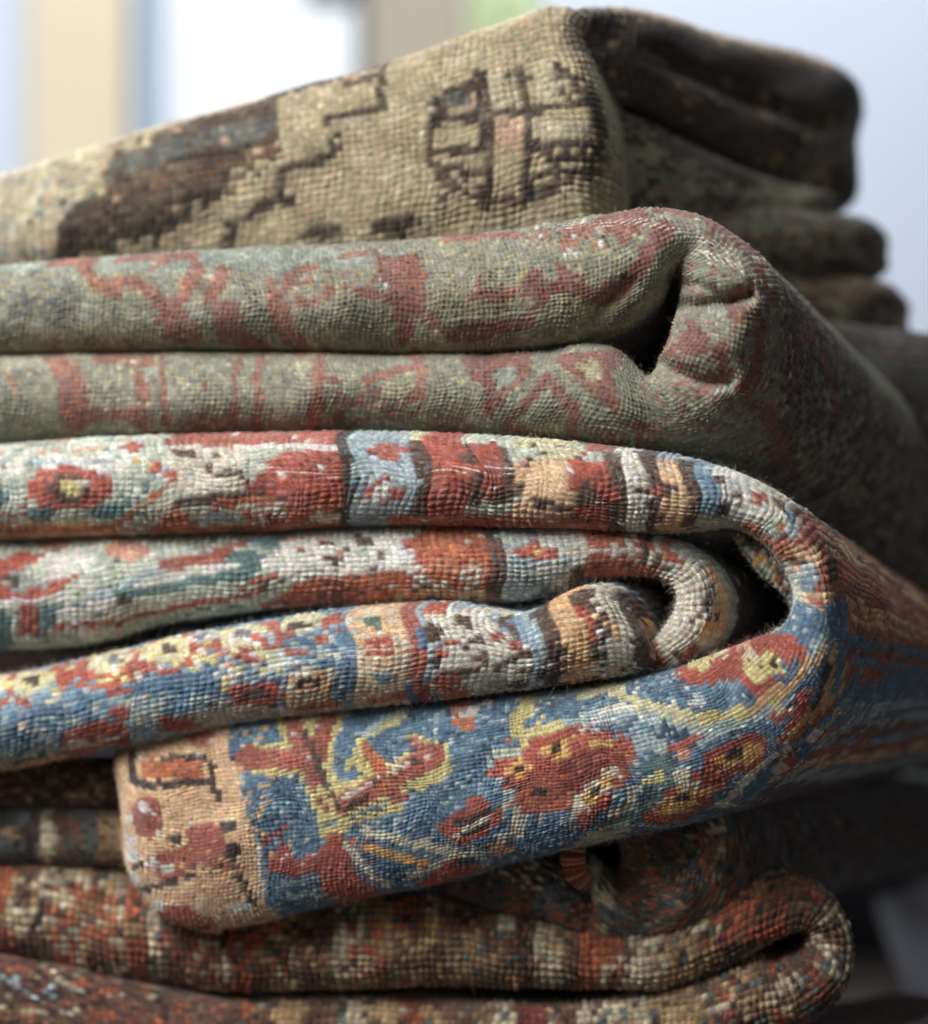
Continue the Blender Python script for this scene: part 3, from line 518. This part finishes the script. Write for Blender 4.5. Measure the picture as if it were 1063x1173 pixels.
strip('folded_layer', r2, st_g, 'olive', g_m, M_FINE, knot=(5.6, 5.4), sub=(3, 3), amp=2.2, jit=.19, back=(800, 200), inner_shade=('dumber', 2000, 20), dfac=.7, yoff=26, slope=.2, drop=((260, 330, 440, 520), (.36, .38, .40, .40)), seed=21, specks=.004, tone=.84, hairs=18000, hair_len=(2, 7), shear=.55,
      creases=[(9, 26, [(776,345),(800,352),(832,350),(856,340)]), (8, 18, [(756,412),(775,425),(800,440),(830,440)]), (8, 16, [(772,318),(800,330),(835,345)]), (22, -14, [(800,380),(840,375)]), (18, -12, [(790,410),(830,400)]), (14, 10, [(690,360),(720,330)]), (14, 8, [(560,405),(575,430)]), (18, 10, [(640,400),(650,430)])],
      weft_shade='grey', weft_shade_mix=.35, mixto='gblue', mixamt=.22, wave=6, wear=[('white',5,[(752,490),(800,470),(840,430)]),('white',4,[(780,300),(800,292),(850,315)]),('white',4,[(480,372),(640,360)]),('white',4,[(400,470),(480,466)]),('white',4,[(640,262),(740,258),(840,290)])],
      light_block=[[(-200,350),(700,320),(880,340),(890,420),(800,490),(-200,470)]], light_block_y=300, abrash=.14)

# =================================================================== the beige and brown rug on top
r1 = rug('beige and dark brown rug with a stepped pattern lying on top of the stack', 350, 290, 250)
st_b = [(-220,250,-220,352), (-100,228,-100,338), (0,203,0,325), (100,172,100,318), (200,141,200,312), (300,112,300,308), (400,85,400,305), (480,62,480,302), (560,32,560,298), (610,15,615,292), (640,7,656,285,62), (662,12,682,280,58,4), (676,26,702,275,54,26), (685,44,716,270,48,58), (692,62,726,266,42,100), (700,80,738,262,36,160), (710,104,750,258,30,250)]
b_m = [
 D('beige2',.35,-300,0,800,400), P('beige2',(-250,300),(-250,180),(140,140),(125,200),(60,300)), D('sagegr',.3,-50,190,130,300), D('cream',.7,-250,150,60,300), D('gblue',.15,-250,150,110,300), D('bpink',.25,60,200,140,290),  # pale left end: window glow put into the knot colours
 P('umber',(124,222),(130,192),(182,172),(192,152),(326,112),(328,168),(272,190),(268,218),(232,228),(228,262),(74,302),(78,258),(128,226)), P('slate',(132,212),(140,182),(326,136),(326,160),(200,198)), D('umber',.3,130,130,326,212), L('dumber',10,(82,272),(160,250),(270,226)), P('dumber',(82,282),(150,262),(228,246),(228,262),(74,302)), L('kbrown',9,(130,226),(260,200),(325,178)), D('dumber',.25,75,215,270,300), L('dumber',7,(205,190),(290,176)), L('umber',12,(322,112),(400,86),(450,72)), 
 L('dumber',9,(446,98),(446,128),(384,142)), L('dumber',9,(384,142),(384,150)), L('dumber',9,(388,160),(388,186),(326,204),(328,230)), L('dumber',10,(328,232),(275,262),(270,290)), L('dumber',8,(300,240),(340,236)), L('umber',10,(410,100),(450,88)),
 L('dumber',11,(352,272),(398,268)), L('dumber',14,(440,266),(480,258)), B('dumber',445,262,470,280),
 # the medallion
 E('umber',590,165,102,74,8), E('beige',590,165,92,66,8), D('umber',.25,500,100,690,235), L('dumber',13,(555,92),(560,238)), L('dumber',12,(602,84),(606,236)), L('dumber',11,(496,146),(560,140),(684,124)), L('dumber',11,(500,182),(560,176),(690,176)), B('beige2',567,95,596,132), B('beige2',612,90,650,120), B('beige',508,150,552,174), B('beige2',610,146,676,168), B('bpink',568,142,598,182), B('beige',566,188,600,225), L('dumber',8,(648,92),(672,104),(672,128)), L('dumber',9,(502,128),(520,112),(550,100)), L('dumber',8,(628,190),(690,188)), L('dumber',8,(610,208),(640,202),(680,205)), L('dumber',8,(615,226),(640,220)), E('slate',528,120,18,10), L('dumber',8,(505,198),(552,205)), L('dumber',7,(640,84),(640,112)), L('beige2',10,(690,100),(700,200)), D('dumber',.2,510,190,560,235), L('dumber',6,(735,225),(745,250)), D('beige2',.2,620,190,690,230)]
strip('folded_layer', r1, st_b, 'beige', b_m, M_COARSE, knot=(8.6, 7.6), sub=(4, 4), amp=2.4, dfac=.5, back=(300, 60), yoff=150, slope=.26, xref=690, tone=.64, seed=31, specks=.006, speck_col='bpink', hairs=9000, hair_len=(3, 8), wave=7, sq=2.15, mixto='beige2', mixamt=.2, weft_shade='umber', weft_shade_mix=.3, ang=30, light_block=[[(-200,280),(0,240),(300,150),(600,50),(690,60),(720,260)]], light_block_y=250, creases=[(30, 10, [(560,60),(690,60)])])
dk = [D('dumber',.4,0,-100,1400,900), D('umber',.3,0,-100,1400,900), D('ktan',.08,0,-100,1400,900)]
strip('folded_layer', r1, [(660,12,668,120,50,-20), (700,10,706,118,60,0), (740,16,745,132,60,0), (800,36,800,166,60,0), (860,52,862,200,60,0), (915,64,915,228,60,0), (950,76,950,240,60,0), (968,92,966,240,55,15), (977,120,976,232,40,50)], 'umber',
      dk+[L('ktan',14,(690,12),(760,26),(860,60),(940,80)), L('dbrown',30,(760,60),(860,100),(960,110))], M_DARK, knot=(9, 7), amp=2.2, back=(200, 60), yoff=560, tone=.8, slope=-1.1, xref=975, seed=32, hairs=3000, ang=-40, ang_b=-20, creases=[(10, 24, [(740,70),(800,100),(870,130),(930,150)])], sq=2.4, wave=8)
strip('folded_layer', r1, [(672,120,690,270,50,-20), (712,132,726,268,60,0), (760,158,770,266,60,0), (820,186,825,264,60,0), (890,212,890,262,60,0), (940,226,940,258,60,0), (962,236,962,252,10,10)], 'olive',
      dk+[D('olive',.3,600,0,1000,400), L('umber',12,(740,170),(850,215))], M_DARK, knot=(9, 7), amp=2.2, back=(200, 60), yoff=565, tone=.9, slope=-1.1, xref=975, seed=33, hairs=2000, ang=-40, ang_b=-20, sq=2.4, wave=6)

# =================================================================== two dark rugs seen only behind the right side
r6 = rug('dark olive brown rug folded in thick bands, directly under the beige rug at right', 900, 390, 420)
dk2 = [D('dumber',.3,600,0,1400,900), D('ktan',.14,600,0,1400,900), D('olive',.3,600,0,1400,900), D('kbrown',.3,600,0,1400,900)]
for q, (stn, sd) in enumerate((([(700,236,700,330), (800,232,800,326), (880,236,880,322), (940,245,940,320), (985,250,985,322,None,15), (1006,262,1006,318,None,40), (1018,280,1016,308,None,90)], 41),
                ([(740,312,740,402), (840,306,840,398), (930,314,930,392), (985,318,985,396,None,0), (1020,330,1020,396,None,30), (1040,350,1038,386,None,80)], 42))):
    strip('folded_layer', r6, stn, 'olive' if q == 0 else 'ktan', dk2, M_DARK, knot=(9, 7), amp=2.0, back=(220, 90), yoff=500, tone=.55, slope=-.7, xref=1000, seed=sd, hairs=1500, ang=-30, ang_b=-30, wave=6)
r7 = rug('nearly black green rug leaving the picture at right, below the thick olive brown bands', 1000, 470, 450)
strip('folded_layer', r7, [(780,372,780,470,None,-100), (900,366,900,468,None,-60), (980,372,980,520,None,-20), (1063,384,1063,540,None,30), (1130,396,1130,540,None,80), (1190,420,1190,520,None,140)], 'dumber', [D('kteal',.3,600,0,1400,900), D('umber',.3,600,0,1400,900)], M_DARK, knot=(9, 7), amp=2.0, back=(220, 120), yoff=430, tone=.6, slope=.3, xref=1000, seed=43, hairs=1200, ang=-20, ang_b=-20, wave=6)

# =================================================================== the dark finely woven rug below
r4 = rug('dark charcoal and rust rug with an orange bound edge, squeezed under the blue flap', 600, 1075, 250)
def bands(seed, names, wl, x0=-250, x1=1000, y0=800, y1=1300, along=None):
    rr = random.Random(seed); out = []; x = x0
    while x < x1:
        w = rr.uniform(*wl); out.append(D(rr.choice(names), rr.uniform(.75, 1), x, y0, x+w, y1)); x += w
    for _ in range(60):
        x = rr.uniform(x0, x1); y = rr.uniform(y0, y1); out.append(E(rr.choice(names), x, y, rr.uniform(8, 26), rr.uniform(5, 12)))
    return out
r4m = bands(4, ['kteal','kdark','kbrown','grey','ktan','slate','kcream'], (14, 40)) + [D('kdark',.15,-250,800,1300,1300), D('kteal',.1,-250,800,1300,1300),
       B('kdark',850,600,3000,2000), D('kteal',.25,850,600,3000,2000), D('kbrown',.2,850,600,3000,2000), B('kbrown',-200,860,150,925), D('olive',.2,-200,860,150,925), D('kdark',.3,-200,860,150,925), D('korange',.4,715,950,860,1080), D('ktan',.2,715,950,860,1080), D('kteal',.3,715,950,860,1080), D('korange',.3,590,1030,690,1070), D('kdark',.5,560,965,650,1005), D('kcream',.3,560,975,650,1010)]
st_4 = [
 (-200,992,-200,930), (0,990,0,926), (100,990,100,926), (200,998,200,930), (350,1005,350,936), (450,1012,450,944), (520,1026,520,950), (580,1046,585,958), (640,1062,640,968), (690,1074,680,982,34), (725,1080,695,996,32), (770,1078,704,1000,36), (820,1062,710,996,46), (855,1030,713,984,52), (868,990,712,972,54), (862,945,706,960,48), (830,910,690,952,38), (760,890,640,948,30), (620,884,570,944,30), (450,880,450,940,30), (250,872,250,930,28), (100,868,100,924,28), (0,872,0,924,28), (-200,880,-200,926,28)]
strip('folded_layer', r4, st_4, 'kteal', r4m, M_FINE, knot=(6.5, 5.2), sub=(3, 3), amp=1.5, back=(800, 160), inner_shade=('dumber', 2000, 18), yoff=118, slope=.14, tone=.9, seed=51, hairs=8000, hair_len=(2, 6), jit=.18, drop=((900, 1100), (.1, 0)), shear=.4, weft_shade='kdark', light_block=[[(-200,960),(600,960),(800,960),(810,1020),(720,1070),(500,1015),(-200,985)]], light_block_y=300, creases=[(8, 20, [(692,998),(700,975)])], abrash=.3)

# selvedge: cord wrapped with orange thread, hooking round the fold
def thread_cord(name, parent, pts, rad, mat_cols, y_pts, pitch=2.8, seed=3):
    r = np.random.default_rng(seed)
    Q = catmull([(x, y, x, y, yy, ra) for (x, y), yy, ra in zip(pts, y_pts, rad)], 30)
    W3 = np.array([W(q[0], q[1], q[4]) for q in Q]); ra = Q[:, 5]
    cum = np.r_[0, np.cumsum(np.linalg.norm(np.diff(W3, axis=0), axis=1))]
    n = int(cum[-1]/pitch*6); sv = np.linspace(0, cum[-1], n)
    Cn = np.stack([np.interp(sv, cum, W3[:, i]) for i in range(3)], 1); rr = np.interp(sv, cum, ra)
    tn = np.gradient(Cn, axis=0); tn /= np.linalg.norm(tn, axis=1, keepdims=True)
    a1 = np.cross(tn, np.array([0, 1., 0])); a1 /= np.linalg.norm(a1, axis=1, keepdims=True); a2 = np.cross(tn, a1)
    m = 28; V = []; FCc = []
    ph = np.cumsum(np.r_[0, np.diff(sv)])/pitch
    jt = Noise(6, 3, seed)
    for j in range(m):
        an = 2*np.pi*j/m
        rid = np.abs(np.sin(np.pi*(ph + .06*j + .25*jt(ph, np.zeros(n)+j*.3))))**.7
        R2 = rr+.9*rid+.5*jt(ph*3, np.zeros(n)+j)
        V.append(Cn+(a1*math.cos(an)+a2*math.sin(an)*.25)*R2[:, None])
    V = np.stack(V, 1).reshape(-1, 3)
    F = [(i*m+j, i*m+(j+1) % m, (i+1)*m+(j+1) % m, (i+1)*m+j) for i in range(n-1) for j in range(m)]
    me = bpy.data.meshes.new(name); me.from_pydata((V*S).tolist(), [], F)
    kc = [C[mat_cols[r.integers(len(mat_cols))]]*r.uniform(.55, 1.25) for _ in range(int(ph[-1])+3)]
    FC = np.array([np.r_[kc[int(ph[i]+.06*j)], 1] for i in range(n-1) for j in range(m)], np.float32)
    at = me.attributes.new('knot_colour', 'FLOAT_COLOR', 'FACE'); at.data.foreach_set('color', FC.ravel())
    uv = np.stack([np.repeat(sv/5, m), np.tile(np.arange(m)/3., n), np.zeros(n*m)], 1).astype(np.float32)
    at = me.attributes.new('knot_uv', 'FLOAT_VECTOR', 'POINT'); at.data.foreach_set('vector', uv.ravel())
    me.polygons.foreach_set('use_smooth', np.ones(len(F), bool)); me.materials.append(M_COARSE)
    o = bpy.data.objects.new(name, me); col.objects.link(o); o.parent = parent; o.location = -parent.location
    return o
thread_cord('bound_edge', r4, [(662,944),(657,966),(656,986),(661,1003),(674,1013),(690,1010),(703,998)], [13,14,14,13,10,6,3], ['brick','rust','dred','orange','kbrown','brick','pink'], [84,84,86,94,116,150,190])

# =================================================================== the coarse rust and tan rug
r5 = rug('coarse rust, tan and cream rug ending at lower right in a round open roll', 500, 1130, 200)
r5m = bands(9, ['kbrown','korange','ktan','kcream','kred','ktan','kbrown','kcream'], (16, 46), y0=900) + [D('kdark',.12,-250,900,1300,1400), D('kteal',.05,-250,900,1300,1400), B('ktan',430,1060,590,1130), D('kteal',.25,520,1060,600,1125), D('kbrown',.3,430,1060,590,1130), B('kbrown',590,1050,612,1130), D('kdark',.4,590,1050,612,1130), B('kcream',612,1050,642,1130), D('ktan',.4,612,1050,642,1130), D('korange',.7,660,1060,710,1130), D('kcream',.6,720,1050,760,1130), 
   D('kcream',.5,20,1000,70,1060), D('korange',.5,70,1010,140,1100), D('kred',.4,190,1060,260,1130), D('korange',.4,280,1040,340,1130), D('kcream',.5,322,1060,345,1130), D('korange',.5,400,1050,440,1130),
   E('kcream',950,1075,26,44), E('kcream',900,1130,34,20), E('korange',860,1050,40,28), D('kbrown',.35,800,1000,980,1180), D('kdark',.18,800,1000,980,1180), D('kteal',.1,900,1080,980,1150), D('korange',.3,800,1010,900,1080)]
st_5 = [
 (-200,985,-200,1082), (0,982,0,1090), (80,982,80,1108), (150,990,150,1122), (220,1000,220,1131), (300,1008,300,1134), (400,1015,400,1132), (500,1022,500,1128), (600,1042,600,1130), (690,1062,690,1131), (760,1058,765,1130), (810,1036,815,1112), (850,1016,852,1096), (885,1005,880,1078), (920,1006,902,1068), (950,1025,917,1066), (970,1055,924,1072), (977,1088,923,1082), (970,1122,914,1092), (948,1152,902,1097), (915,1178,886,1102), (870,1196,864,1098), (820,1208,822,1112), (760,1214,762,1134), (650,1222,650,1150), (500,1226,500,1146), (380,1228,380,1142), (250,1230,250,1144), (100,1232,100,1150), (-200,1235,-200,1150)]
strip('folded_layer', r5, st_5, 'ktan', r5m, M_COARSE, knot=(8.4, 9.0), sub=(4, 4), amp=3.8, back=(420, 120), ang=-4, inner_shade=('dumber', 2000, 24), yoff=118, tone=.82, slope=.16, seed=61, hairs=9000, hair_len=(2, 7), jit=.2, weft_shade='kdark', weft_shade_mix=.5, light_block=[[(-200,1030),(500,1080),(850,1060),(950,1080),(900,1150),(700,1200),(-200,1200)]], light_block_y=300, abrash=.25, wave=6, specks=.006, speck_col='kcream')
r8 = rug('rust and grey ribbed rug at the bottom left corner, below the rolled rust rug', 100, 1173, 200)
r8m = [B('kbrown',-300,1000,400,1500), D('kred',.25,-200,1000,400,1130), D('kcream',.2,-200,1000,400,1140), D('kdark',.3,-200,1000,400,1140), D('gblue',.6,-200,1112,40,1124), D('gblue',.6,40,1122,100,1136), L('kcream',5,(-200,1136),(100,1150)), L('kbrown',6,(-200,1150),(200,1172)), L('ktan',6,(-200,1164),(200,1185)), D('kdark',.2,-200,1080,300,1300), D('korange',.15,-200,1080,300,1300)]
strip('folded_layer', r8, [(-200,1090,-200,1210), (0,1094,0,1215), (70,1103,70,1220), (140,1120,140,1225), (210,1137,210,1230), (260,1148,260,1232), (300,1156,300,1232)], 'kbrown', r8m, M_FINE, knot=(8, 5.5), sub=(3, 3), amp=1.8, back=(200, 80), yoff=95, tone=.75, slope=.16, seed=71, hairs=2500, hair_len=(2, 6), jit=.3, weft_shade='kdark', weft_shade_mix=.5, cap=(0, 40))
r9 = rug('dark rust rug partly hidden below the rolled rust rug, at the bottom edge', 600, 1300, 200)
strip('folded_layer', r9, [(-200,1226,-200,1330), (200,1228,200,1332), (600,1224,600,1332), (820,1214,820,1330), (900,1205,900,1325), (950,1220,940,1310)], 'kbrown', [D('kdark',.4,-300,1100,1100,1400), D('korange',.3,-300,1100,1100,1400)], M_COARSE, knot=(9, 8), sub=(3, 3), amp=2.2, back=(380, 300), yoff=125, tone=.6, slope=.16, seed=81, hairs=0)

# =================================================================== setting
def simple_mat(name, rgb, rough=.8, noise=.08, scale=6., emit=0.):
    m = bpy.data.materials.new(name); m.use_nodes = True; nt = m.node_tree; N = nt.nodes; K = nt.links
    bs = N['Principled BSDF']; bs.inputs['Roughness'].default_value = rough
    tc = N.new('ShaderNodeTexCoord'); n = N.new('ShaderNodeTexNoise'); n.inputs['Scale'].default_value = scale; n.inputs['Detail'].default_value = 4
    K.new(tc.outputs['Object'], n.inputs['Vector'])
    rp = N.new('ShaderNodeValToRGB'); c = lin(*rgb)
    rp.color_ramp.elements[0].position = .3; rp.color_ramp.elements[1].position = .7
    rp.color_ramp.elements[0].color = (*(c*(1-noise)), 1); rp.color_ramp.elements[1].color = (*np.minimum(c*(1+noise), 1), 1)
    K.new(n.outputs['Fac'], rp.inputs[0]); K.new(rp.outputs[0], bs.inputs['Base Color'])
    if emit: 
        K.new(rp.outputs[0], bs.inputs['Emission Color']); bs.inputs['Emission Strength'].default_value = emit
    return m
def box(name, x0, x1, y0, y1, z0, z1, mat, parent=None, bev=.004):
    import bmesh
    bm = bmesh.new(); bmesh.ops.create_cube(bm, size=1)
    for v in bm.verts:
        v.co.x = (x0+x1)/2+v.co.x*(x1-x0); v.co.y = (y0+y1)/2+v.co.y*(y1-y0); v.co.z = (z0+z1)/2+v.co.z*(z1-z0)
    if bev: bmesh.ops.bevel(bm, geom=bm.edges[:], offset=bev, segments=2, affect='EDGES')
    me = bpy.data.meshes.new(name); bm.to_mesh(me); bm.free(); me.materials.append(mat)
    o = bpy.data.objects.new(name, me); col.objects.link(o)
    if parent: o.parent = parent; o.location = -parent.location
    return o
YB = 2600.                                   # the window wall, drawing units behind the stack
def bx(px): return (px-CX)*(1+YB/DIST)*S
def bz(py): return (CY-py)*(1+YB/DIST)*S
yb = YB*S
m_wall = simple_mat('pale_blue_wall', (214, 222, 236), noise=.04, scale=2)
m_beige = simple_mat('beige_paint', (226, 212, 184), noise=.06)
m_beige2 = simple_mat('darker_beige_paint', (172, 162, 144), noise=.06)  # darker beige strip to the right of the window
m_frame = simple_mat('grey_window_metal', (92, 98, 106), rough=.5)
m_sky = simple_mat('bright_overcast_sky', (236, 240, 246), noise=.03, scale=1, emit=1.0)
m_floor = simple_mat('dark_wood_floor', (58, 48, 44), noise=.25, scale=14)
m_backing = simple_mat('deep_shade_colour', (40, 36, 42), noise=.2)
m_cloth = simple_mat('lavender_cloth', (24, 23, 32), noise=.2, scale=20)
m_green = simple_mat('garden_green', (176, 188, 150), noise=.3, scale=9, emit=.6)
zt, zb = bz(-500), bz(1500)
tag(box('wall', bx(625), bx(1900), yb, yb+.08, zb, zt, m_wall), kind='structure')
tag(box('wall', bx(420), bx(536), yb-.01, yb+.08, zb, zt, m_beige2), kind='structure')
tag(box('wall', bx(35), bx(150), yb-.02, yb+.08, zb, zt, m_beige), kind='structure')
tag(box('wall', bx(-900), bx(34), yb, yb+.08, zb, zt, m_wall), kind='structure')
tag(box('wall', bx(150.5), bx(419.5), yb, yb+.08, zb, bz(330), m_wall), kind='structure')
tag(box('wall', bx(536.5), bx(624.5), yb, yb+.08, zb, bz(330), m_wall), kind='structure')
win = empty('window', (bx(290), yb, bz(320))); tag(win, 'blurred grey framed window full of white daylight behind the stack at upper left', 'window')
box('frame', bx(404), bx(419), yb, yb+.05, bz(328), bz(-300), m_frame, win)
box('frame', bx(151), bx(184), yb, yb+.05, bz(328), bz(-300), simple_mat('pale_blue_frame', (176, 192, 214)), win)
box('frame', bx(345), bx(403), yb+.005, yb+.045, bz(-2), bz(-40), m_frame, win)
box('sill', bx(151), bx(419), yb-.03, yb+.05, bz(345), bz(329), m_wall, win)
tag(box('sky', bx(-600), bx(1200), yb+1.2, yb+1.22, zb, zt+.6, m_sky, bev=0), kind='structure')
# a shrub outside the narrow second window
rs = np.random.default_rng(5); vs = []; fs = []
for _ in range(900):
    c = np.array([bx(575)+.02+rs.normal(0, .07), yb+.55+rs.normal(0, .06), bz(20)+.05+rs.normal(0, .12)]); u = rs.normal(0, 1, 3); u /= np.linalg.norm(u); w = np.cross(u, rs.normal(0, 1, 3)); w /= np.linalg.norm(w)
    b = len(vs); vs += [c-u*.02, c+w*.009, c+u*.02, c-w*.009]; fs.append((b, b+1, b+2, b+3))
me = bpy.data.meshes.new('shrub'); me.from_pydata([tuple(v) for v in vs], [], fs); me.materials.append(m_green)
sh = bpy.data.objects.new('shrub', me); col.objects.link(sh); tag(sh, 'out of focus pale green shrub outside the narrow window gap at top centre', 'shrub')
fz = -1345*S*.5
floor_z = float(W(600, 1338, 150)[2]*S)
dark_backing = empty('dark_backing', (.55, .75, floor_z)); tag(dark_backing, 'added dark block standing in for deep shade behind the stack at lower right', 'dark_backing')  # added block, makes the lower right background dark like deep shade
box('backing_top', -.4, 1.6, .55, 1.02, bz(575)-.05, bz(575), m_backing, dark_backing); box('backing_body', -.38, 1.58, .58, 1.0, floor_z, bz(575)-.0505, m_backing, dark_backing)
tag(box('floor', -3, 3, -.5, yb, floor_z-.05, floor_z, m_floor, bev=0), kind='structure')
# crumpled cloth lying in the dark at lower right
nx, nz = 60, 60; nzf = Noise(10, .16, 3); vs = []; fs = []
for i in range(nx):
    for j in range(nz):
        u, v = i/(nx-1), j/(nz-1); x = .27+.30*u; z = floor_z+.075*(1-v)*(1-.35*abs(u-.35)) ; y = .42+.20*v*-1+.05*nzf(x, z)+.03*nzf(x*2.3, z*2.1)
        vs.append((x, y, z))
for i in range(nx-1):
    for j in range(nz-1): fs.append((i*nz+j, (i+1)*nz+j, (i+1)*nz+j+1, i*nz+j+1))
me = bpy.data.meshes.new('cloth'); me.from_pydata(vs, [], fs); me.materials.append(m_cloth); me.polygons.foreach_set('use_smooth', np.ones(len(fs), bool))
cl = bpy.data.objects.new('cloth', me); col.objects.link(cl); tag(cl, 'blurred lavender grey cloth heaped in the dark at lower right behind the rugs', 'cloth')

# =================================================================== light
w = bpy.data.worlds.new('World'); scene.world = w; w.use_nodes = True
bg = w.node_tree.nodes['Background']; bg.inputs[0].default_value = (.62, .72, .9, 1); bg.inputs[1].default_value = .035
def area(name, loc, target, size, power, colr):
    d = bpy.data.lights.new(name, 'AREA'); d.shape = 'RECTANGLE'; d.size, d.size_y = size; d.energy = power; d.color = colr
    o = bpy.data.objects.new(name, d); col.objects.link(o); o.location = loc
    import mathutils
    v = mathutils.Vector(target)-mathutils.Vector(loc); o.rotation_euler = v.to_track_quat('-Z', 'Y').to_euler()
    return o
area('side_window_light', (-.85, -.58, .92), (0, 0, 0), (.85, .85), 37, (.95, .975, 1))
area('back_window_light', (-.35, .80, .70), (-.30, -.5, .52), (.8, .5), 34, (.9, .95, 1))
area('wall_fill_light', (.25, .62, 1.25), (.25, yb, .35), (1.2, .4), 11, (.93, .96, 1))  # added lamp without a visible source, brightens the wall behind the stack
area('room_fill_light', (.75, -1.25, .35), (.1, 0, 0), (1.0, 1.0), 1.8, (.92, .96, 1))

# =================================================================== camera
cd = bpy.data.cameras.new('camera'); cam = bpy.data.objects.new('camera', cd); col.objects.link(cam)
cam.location = (0, -DIST*S, 0); cam.rotation_euler = (R(90), 0, 0)
cd.sensor_fit = 'HORIZONTAL'; cd.sensor_width = 36; cd.lens = 36*DIST/1063.; cd.clip_start = .05; cd.clip_end = 60
cd.dof.use_dof = True; cd.dof.focus_distance = (DIST+18)*S; cd.dof.aperture_fstop = (cd.lens/1000)/(100*S)
cd.dof.aperture_blades = 9
scene.camera = cam
scene.view_settings.view_transform = 'Standard'; scene.view_settings.look = 'None'; scene.view_settings.exposure = 0
scene.render.engine = 'CYCLES'
